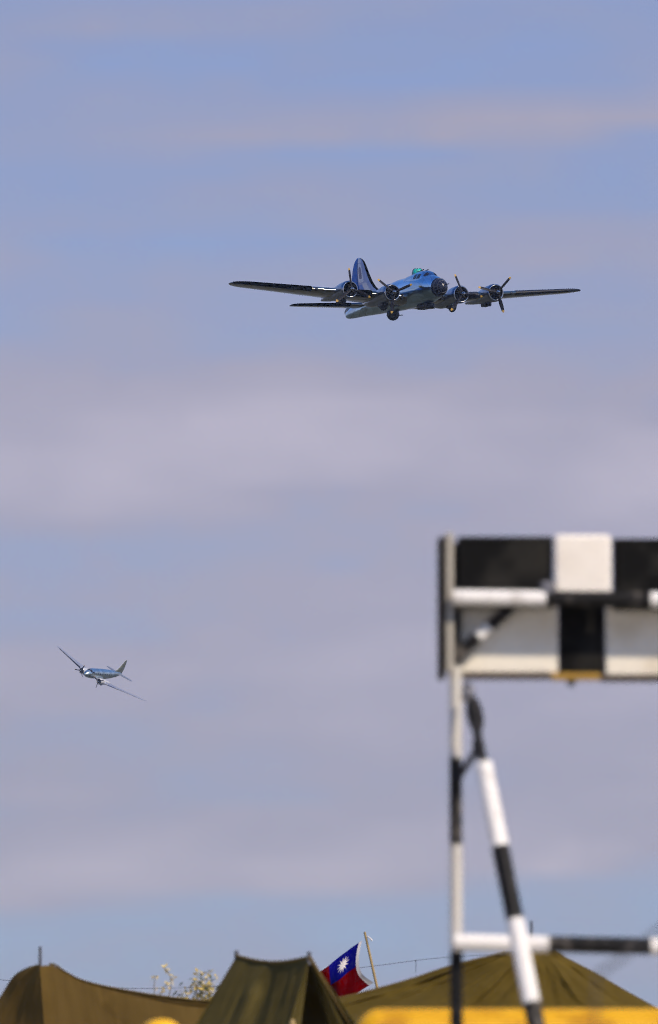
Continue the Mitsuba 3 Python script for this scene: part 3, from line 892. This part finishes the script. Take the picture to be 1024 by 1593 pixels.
def flag_point(u, v):
    """u: 0 hoist to 1 fly, v: 0 top to 1 bottom."""
    hoist = polyline([W(564, 1463, FD), W(560, 1478, FD - .05), W(558.3, 1492, FD - .1), W(559, 1503, FD - .1), W(563, 1514, FD - .1), W(571, 1522, FD - .05), W(582, 1529, FD)], v)
    mid = polyline([W(512, 1501, FD + .25), W(512.5, 1511, FD + .2), W(513.5, 1522, FD + .2), W(516, 1542, FD + .25), W(520, 1564, FD + .3)], v)
    far = polyline([W(468, 1536, FD + .5), W(470, 1545, FD + .5), W(474, 1554, FD + .5), W(480, 1566, FD + .5), W(486, 1580, FD + .5)], v)
    a, b, c = (1 - u) * (1 - 2 * u), 4 * u * (1 - u), u * (2 * u - 1)
    P = a[..., None] * hoist + b[..., None] * mid + c[..., None] * far
    wave = 0.045 * np.sin(9 * u + 2.5 * v) + 0.02 * np.sin(21 * u - 5 * v)
    return P + np.stack([0 * u, wave * np.minimum(u * 5, 1), 0.3 * wave * np.minimum(u * 5, 1)], -1)


def flag_piece(u0, u1, v0, v1, nu=40, nv=30):
    return sheet(lambda u, v: flag_point(u0 + (u1 - u0) * u, v0 + (v1 - v0) * v), nu, nv)


put(flag, 'canton', flag_piece(0.05, 0.5, 0, 0.5), 'flag_blue', True, label='blue canton')
put(flag, 'field', flag_piece(0.05, 1.0, 0.5, 1.0, 60), 'flag_red', True, label='red field')
put(flag, 'field', flag_piece(0.5, 1.0, 0.0, 0.5), 'flag_red', True, label='red field')
put(flag, 'sleeve', flag_piece(0.0, 0.05, 0, 1, 6, 50), 'flag_white', True, label='white hoist sleeve')


def sun_patch(tris, off):
    V, F = [], []
    for tri in tris:                                           # fine triangles so that the emblem follows the cloth
        t = trimesh.Trimesh(np.c_[np.array(tri), np.zeros(3)], [[0, 1, 2]], process=False).subdivide().subdivide()
        F.append(np.array(t.faces) + sum(map(len, V)))
        V.append(np.array(t.vertices)[:, :2])
    V = np.vstack(V)
    P = flag_point(0.27 + V[:, 0] / 1.5, 0.25 + V[:, 1])
    return trimesh.Trimesh(P + np.array([0, off, 0]), np.vstack(F), process=False)


tris = []
for k in range(12):
    a = 2 * np.pi * k / 12
    d = np.pi / 12
    tris.append([(0.164 * math.cos(a), 0.164 * math.sin(a)), (0.070 * math.cos(a - d), 0.070 * math.sin(a - d)), (0.070 * math.cos(a + d), 0.070 * math.sin(a + d))])
    tris.append([(0, 0), (0.074 * math.cos(a - d), 0.074 * math.sin(a - d)), (0.074 * math.cos(a + d), 0.074 * math.sin(a + d))])
em = trimesh.util.concatenate([sun_patch(tris, -0.006), sun_patch(tris, 0.006)])
put(flag, 'emblem', em, 'flag_white', True, label='white sun with twelve pointed rays')

# ------------------------------------------------------------------ wire behind, shrubs
wire = thing('overhead_wire', 'thin grey wire sagging behind the flag and the tents', 'wire')
wp = polyline([W(-200, 1500, 165), W(100, 1532, 165), W(230, 1538, 165), W(330, 1535, 165), W(460, 1519, 165), W(590, 1502, 165), W(690, 1490, 165), W(808, 1484, 165)], np.linspace(0, 1, 90))
put(wire, 'cable', tube(wp, 0.0085, 6), 'wire_grey', True)
put(wire, 'hanging_end', tube([W(647, 1494, 165), W(647.5, 1500, 165), W(647, 1514, 165)], 0.009, 6), 'wire_grey', True)
put(wire, 'knot', trimesh.creation.icosphere(2, 0.022).apply_translation(W(647, 1495, 165)), 'wire_grey', True)
put(wire, 'post', tube([W(808, 1484, 165) + [0, 0, 0.06], W(808, 1484, 165) * [1, 1, 0]], 0.05, 10), 'wood_pale', 40)


def leaf(base, d, length, width, up):
    d = d / np.linalg.norm(d)
    s = np.cross(d, up)
    s /= np.linalg.norm(s) + 1e-9
    n = np.cross(s, d)
    t = np.array([0, 0.25, 0.55, 0.85, 1.0])
    w = np.array([0.15, 0.85, 1.0, 0.55, 0.03]) * width / 2
    L = np.array([base + d * length * a - n * 0.25 * length * a * a for a in t])
    V = np.vstack([L - s * w[:, None], L + n * 0.1 * width, L + s * w[:, None]])
    F = []
    for i in range(4):
        for a in (0, 5):
            F += [[a + i, a + i + 1, a + 6 + i], [a + i, a + 6 + i, a + 5 + i]]
    return V, F


def shrub(label, cat, stems, mats, seed, size):
    r = np.random.default_rng(seed)
    k = thing('shrub', label, cat)
    twigs, by = [], {m_: ([], []) for m_, _ in mats}
    for pts, count, spread in stems:
        P = polyline(pts, np.linspace(0, 1, 24))
        twigs.append(tube(P, np.linspace(0.011, 0.004, 24), 6))
        for _ in range(count):
            t = 1 - 0.45 * r.uniform(0, 1) ** 1.5 if size > 0.06 else r.uniform(0.3, 1.0)
            b = P[int(t * 23)] + r.normal(0, spread, 3)
            m_ = r.choice([a for a, _ in mats], p=[w for _, w in mats])
            d = np.array([r.normal(0.2, 1), r.normal(0, 0.8), r.normal(0.1, 0.5)])
            V, F = leaf(b, d, size * r.uniform(0.7, 1.4), size * r.uniform(0.28, 0.5), r.normal(0, 1, 3) + [0, 0, 1])
            vs, fs = by[m_]
            fs.append(np.array(F) + sum(map(len, vs)))
            vs.append(V)
    put(k, 'stem', trimesh.util.concatenate(twigs), 'twig', True)
    for m_, (vs, fs) in by.items():
        if vs:
            put(k, 'foliage', trimesh.Trimesh(np.vstack(vs), np.vstack(fs), process=False), m_, False, kind='stuff')
    return k


SD = 75.0
base = np.array([W(300, 1600, SD)[0], SD, 0.0])
st = []
for (x, y), n, sp in (((313, 1514), 26, 0.075), ((322, 1524), 26, 0.07), ((307, 1524), 16, 0.05), ((290, 1538), 22, 0.05), ((282, 1541), 8, 0.035), ((316, 1536), 24, 0.07), ((327, 1542), 26, 0.07), ((302, 1552), 16, 0.06), ((312, 1550), 20, 0.07), ((292, 1548), 14, 0.05)):
    tip = W(x, y, SD + rng.uniform(-.3, .3))
    fork = base * 0.25 + tip * 0.75 + [0.04, 0, 0.03]
    st.append(([fork, fork * 0.4 + tip * 0.6 + [rng.normal(0, .02), 0, 0.0], tip], int(n * (1.7 if x > 303 else 1.0)), sp * 1.05))
    st.append(([base + rng.normal(0, .03, 3) * [1, 1, 0], base * 0.6 + fork * 0.4 + [rng.normal(0, .04), 0, 0.1], fork], 0, 0.0))
shrub('pale yellow and dark leaved shrub behind the brown tent beside the middle tent', 'shrub', st, (('leaf_pale', 0.44), ('leaf_cream', 0.18), ('leaf_dark', 0.38)), 5, 0.072)
base = np.array([W(252, 1600, SD)[0], SD, 0.0])
st = []
for pts, n in ((((245, 1570), (240, 1535), (241, 1522), (239, 1519)), 7), (((248, 1570), (252, 1542), (258, 1533), (264, 1535)), 9), (((250, 1570), (266, 1530), (264, 1517), (254, 1505)), 13), (((246, 1570), (247, 1548), (248, 1545), (249, 1543)), 4)):
    P = [W(x, y, SD) for x, y in pts]
    st.append((P, n, 0.02))
    st.append(([base, P[0]], 0, 0.0))
shrub('wispy pale sprigs rising thinly above the sagging brown tent roof', 'plant', st, (('leaf_cream', 0.8), ('leaf_pale', 0.2)), 8, 0.065)

# ------------------------------------------------------------------ the chequered stand of painted tubes
WHITE, SHADED_WHITE, BLACK, GREY = (0.80, 0.79, 0.78), (0.56, 0.545, 0.51), (0.011, 0.011, 0.0118), (0.20, 0.20, 0.20)  # second white has the dimmer light on the uprights put into its colour


def striped(p0, p1, radius, stops, colours, sides=20):
    """A painted tube; stops: fractions of its length where the paint changes."""
    p0, p1 = np.asarray(p0, float), np.asarray(p1, float)
    d = (p1 - p0) / np.linalg.norm(p1 - p0)
    a = np.cross(d, [0, 1, 0])
    a /= np.linalg.norm(a)
    b = np.cross(d, a)
    ang = np.arange(sides) * 2 * np.pi / sides
    ring = radius * (np.cos(ang)[:, None] * a + np.sin(ang)[:, None] * b)
    V, F, C = [], [], []
    t = [0, *stops, 1]
    for k, c in enumerate(colours):
        n = sum(map(len, V))
        V += [p0 + (p1 - p0) * t[k] + ring, p0 + (p1 - p0) * t[k + 1] + ring]
        C += [np.tile(c, (2 * sides, 1))]
        for i in range(sides):
            j = (i + 1) % sides
            F += [[n + i, n + j, n + sides + j], [n + i, n + sides + j, n + sides + i]]
    for e, (k, p) in enumerate(((0, p0), (len(colours) - 1, p1))):
        n = sum(map(len, V))
        V += [p + ring, p[None]]
        C += [np.tile(colours[k], (sides + 1, 1))]
        for i in range(sides):
            f = [n + i, n + (i + 1) % sides, n + sides]
            F.append(f[::-1] if e == 0 else f)
    m = trimesh.Trimesh(np.vstack(V), F, process=False)
    if ((m.triangles_center - (p0 + p1) / 2) * m.face_normals).sum(1).mean() < 0:
        m = trimesh.Trimesh(m.vertices, m.faces[:, ::-1], process=False)
    return m, np.vstack(C)


stand = thing('chequered_stand', 'tall stand of black and white striped tubes holding black and white checkered boards', 'stand')
D = 25.0


def at_frac(p0, p1, py):
    """Fraction of the way from p0 to p1 where the tube passes the height seen at py."""
    z = W(700, py, D)[2]
    return (z - p0[2]) / (p1[2] - p0[2])


def pole_to_ground(top, through):
    t = through - top
    return top + t * (top[2] / -t[2])


def tube_part(name, p0, p1, r, pys, cols, label=None, horizontal=False):
    fr = [((W(x, 900, D)[0] - p0[0]) / (p1[0] - p0[0])) for x in pys] if horizontal else [at_frac(p0, p1, y) for y in pys]
    m, c = striped(p0, p1, r, fr, cols)
    return put(stand, name, m, 'tube_paint', True, color=c, label=label)


p0 = W(708, 845, D + 0.06)
p1 = pole_to_ground(p0, W(710.5, 1593, D + 0.06))
tube_part('post', p0, p1, 0.0275, [1035, 1178, 1313, 1480, 1640, 1790, 1950], [BLACK, SHADED_WHITE, BLACK, SHADED_WHITE, BLACK, SHADED_WHITE, BLACK, SHADED_WHITE], 'upright tube in black and white bands, the white darkened as shade')
g0, q0 = W(727, 1066, D - 0.06), W(752.5, 1188, D - 0.27)
q1 = pole_to_ground(q0, W(834, 1593, D - 0.62))
zq = lambda py: (W(800, py, D - 0.4)[2] - q0[2]) / (q1[2] - q0[2])
m_, c_ = striped(q0, q1, 0.0375, [zq(y) for y in (1318, 1432, 1562, 1700, 1840, 1980)], [WHITE, BLACK, WHITE, BLACK, WHITE, BLACK, WHITE])
put(stand, 'leg_head', tube([g0, g0 * 0.5 + q0 * 0.5, q0 + (q0 - g0) * 0.1], 0.020, 14), 'coupler_dark', 40)
put(stand, 'inclined_leg', m_, 'tube_paint', True, color=c_, label='leaning tube in black and white bands')
r0, r1 = W(706, 929.5, D - 0.055), W(1330, 936.5, D - 0.055)
tube_part('rail', r0, r1, 0.034, [849, 1011, 1170], [WHITE, BLACK, WHITE, BLACK], 'upper rail in front of the boards', True)
s0, s1 = W(707, 1466, D - 0.02), W(1330, 1479, D - 0.02)
tube_part('rail', s0, s1, 0.036, [852, 1009, 1170], [WHITE, BLACK, WHITE, BLACK], 'lower rail crossing the leaning tube', True)
b0, b1 = W(705, 1026, D + 0.05), W(798, 942, D + 0.05)
tube_part('brace', b0, b1, 0.025, [744, 762], [BLACK, WHITE, BLACK], 'short diagonal tube at the lower boards', True)
# right-hand supports, beyond the frame's edge
t0 = W(1300, 850, D + 0.06)
tube_part('post', t0, np.array([t0[0], t0[1], 0.0]), 0.0275, [1035, 1178, 1313, 1480, 1640, 1790, 1950], [BLACK, SHADED_WHITE, BLACK, SHADED_WHITE, BLACK, SHADED_WHITE, BLACK, SHADED_WHITE])
m_, c_ = striped(q0 + [1.62, 0, 0], q1 + [1.62, 0, 0], 0.0375, [zq(y) for y in (1318, 1432, 1562, 1700, 1840, 1980)], [WHITE, BLACK, WHITE, BLACK, WHITE, BLACK, WHITE])
put(stand, 'inclined_leg', m_, 'tube_paint', True, color=c_)


def board(name, x0, x1, y0, y1, depth, m, r=0.008, th=0.02, label=None):
    a, b = W(x0, y0, depth), W(x1, y1, depth)
    return put(stand, name, rounded_box((a[0], depth - th / 2, b[2]), (b[0], depth + th / 2, a[2]), r), m, 35, label=label)


slope = 0.011
for x0, x1, dark in ((712, 861, 1), (862, 951, 0), (953, 1178, 1), (1180, 1268, 0)):
    dy = slope * ((x0 + x1) / 2 - 712)
    if dark:
        board('board', x0, x1, 834 + dy, 946 + dy, D, 'board_black', 0.008, 0.022, 'black upper board')
    else:
        board('board', x0, x1, 830 + dy * .8, 926 + dy, D - 0.03, 'board_white', 0.022, 0.055, 'off-white padded upper board')
for x0, x1, dark in ((713, 868, 0), (868.5, 942.5, 1), (943, 1110, 0), (1110.5, 1190, 1), (1190.5, 1300, 0)):
    dy = slope * ((x0 + x1) / 2 - 712)
    board('board', x0, x1, 936 + dy, 1047 + dy, D + 0.13 - 0.006 * dark, 'board_black' if dark else 'board_cream', 0.004, 0.03, 'black lower board' if dark else 'off-white lower board, shaded along its top')
for k, (x0, x1, m) in enumerate(((708, 857, 'sill_brown'), (857.5, 934, 'sill_yellow'), (934.5, 1300, 'sill_brown'))):
    dy = slope * ((x0 + x1) / 2 - 712)
    board('sill', x0, x1, 1045.5 + dy, 1056 + dy, D + 0.11, m, 0.005, 0.07, 'yellow piece of the bottom sill' if k == 1 else None)
nb = trimesh.creation.icosphere(2, 0.019)
nb.apply_translation(W(889, 1061, D + 0.1))
put(stand, 'bolt', nb, 'coupler_dark', True)
board('side_strip', 681, 692.5, 839, 1055, D + 0.10, 'side_black', 0.006, 0.24, 'dark edge board')
board('corner_strip', 693, 706, 829, 1046, D + 0.02, 'strip_grey', 0.01, 0.05, 'weathered grey corner strip')
cl = rounded_box((-0.03, -0.03, -0.03), (0.03, 0.03, 0.035), 0.012)
cl.apply_translation(W(852, 917, D - 0.05))
put(stand, 'coupler', cl, 'coupler_steel', 40)
for x, y, sx, sz, m in ((739, 1112, 0.036, 0.085, 'coupler_dark'), (745, 1163, 0.028, 0.05, 'coupler_dark')):
    c_ = trimesh.creation.icosphere(3, 1.0)
    c_.apply_scale((sx, 0.035, sz))
    c_.apply_transform(trimesh.transformations.rotation_matrix(math.radians(-10), [0, 1, 0]))
    c_.apply_translation(W(x, y, D - 0.14))
    put(stand, 'coupler', c_, m, True)
for x, y, sx, sz, m in ((728, 1080, 0.026, 0.034, 'coupler_steel'), (714, 1207, 0.018, 0.04, 'coupler_dark')):
    c_ = rounded_box((-sx, -0.04, -sz), (sx, 0.04, sz), 0.02)
    c_.apply_transform(trimesh.transformations.rotation_matrix(math.radians(11), [0, 1, 0]))
    c_.apply_translation(W(x, y, D - 0.12 if x > 720 else D + 0.02))
    put(stand, 'coupler', c_, m, 40)
put(stand, 'stay', tube([W(743, 1165, D - 0.12), W(712, 1213, D + 0.02)], 0.014, 10), 'coupler_dark', 40)

# ------------------------------------------------------------------ the yellow vehicle behind the stand
yv = thing('yellow_vehicle', 'bright yellow vehicle top with rounded corner behind the striped poles', 'vehicle')
a = W(553, 1569, 27.0)
x0, zt = a[0], a[2]
body = rounded_box((x0, 27.0, 0.45), (x0 + 3.4, 28.7, zt), 0.12, 3)
put(yv, 'body', body, 'vehicle_yellow', 40)
for k in range(3):
    put(yv, 'window', rounded_box((x0 + 0.3 + k * 1.0, 26.985, 1.0), (x0 + 1.1 + k * 1.0, 27.02, 1.5), 0.01), 'vehicle_window', 40)
for x in (0.65, 2.75):
    for y in (27.15, 28.55):
        wh = trimesh.creation.cylinder(0.34, 0.22, sections=28)
        wh.apply_transform(trimesh.transformations.rotation_matrix(math.pi / 2, [1, 0, 0]))
        wh.apply_translation((x0 + x, y, 0.34))
        put(yv, 'wheel', wh, 'tyre_black', 40)

bol = thing('yellow_marker', 'yellow rounded top of a marker in front of the leftmost brown tent', 'marker')
c = W(251, 1585, 30.0)
prof = [(0.105, 0.0), (0.105, c[2] - 0.09), (0.10, c[2] - 0.055), (0.08, c[2] - 0.025), (0.045, c[2] - 0.006), (0.001, c[2])]
a_ = np.arange(28) * 2 * np.pi / 28
put(bol, 'post', loft([np.stack([c[0] + r * np.cos(a_), 30.0 + r * np.sin(a_), np.full(28, z)], 1) for r, z in prof])[0], 'hat_yellow', 40)
stake = thing('wooden_stake', 'pale wooden stake tip before the dark opening of the middle tent', 'stake')
c = W(455, 1586, 46.0)
put(stake, 'shaft', tube([c, c - [0, 0, 0.03], [c[0], c[1], 0]], [0.012, 0.026, 0.028], 10), 'wood_pale', 40)

# ------------------------------------------------------------------ rope and thin stake close to the camera
rope_post = thing('thin_stake', 'thin blurred grey stake in front of the yellow vehicle at right', 'stake')
c = W(927, 1518, 13.0)
put(rope_post, 'shaft', tube([c, [c[0], c[1], 0.8], [c[0], c[1], 0]], 0.0035, 10), 'rope_grey', 40)
rope = thing('rope', 'thin blurred rope rising to the right edge across the lower rail', 'rope')
e = W(1180, 1318, 13.0)
rp = [c + (e - c) * t - [0, 0, 0.012 * math.sin(math.pi * t)] for t in np.linspace(0, 1, 20)]
put(rope, 'strand', tube(rp, 0.0042, 8), 'rope_grey', True)

# ------------------------------------------------------------------ haze
scene['air'] = {'type': 'homogeneous', 'albedo': {'type': 'rgb', 'value': [0.95, 0.95, 0.96]}, 'sigma_t': {'type': 'rgb', 'value': [0.000045, 0.00006, 0.00009]}}
scene['haze'] = {'type': 'cube', 'to_world': T().translate([0, 0, 64.5]).scale([2600, 2600, 65.5]), 'bsdf': {'type': 'null'}, 'interior': {'type': 'ref', 'id': 'air'}}
labels['haze'] = {'kind': 'stuff', 'label': 'thin haze in the air over the airfield'}
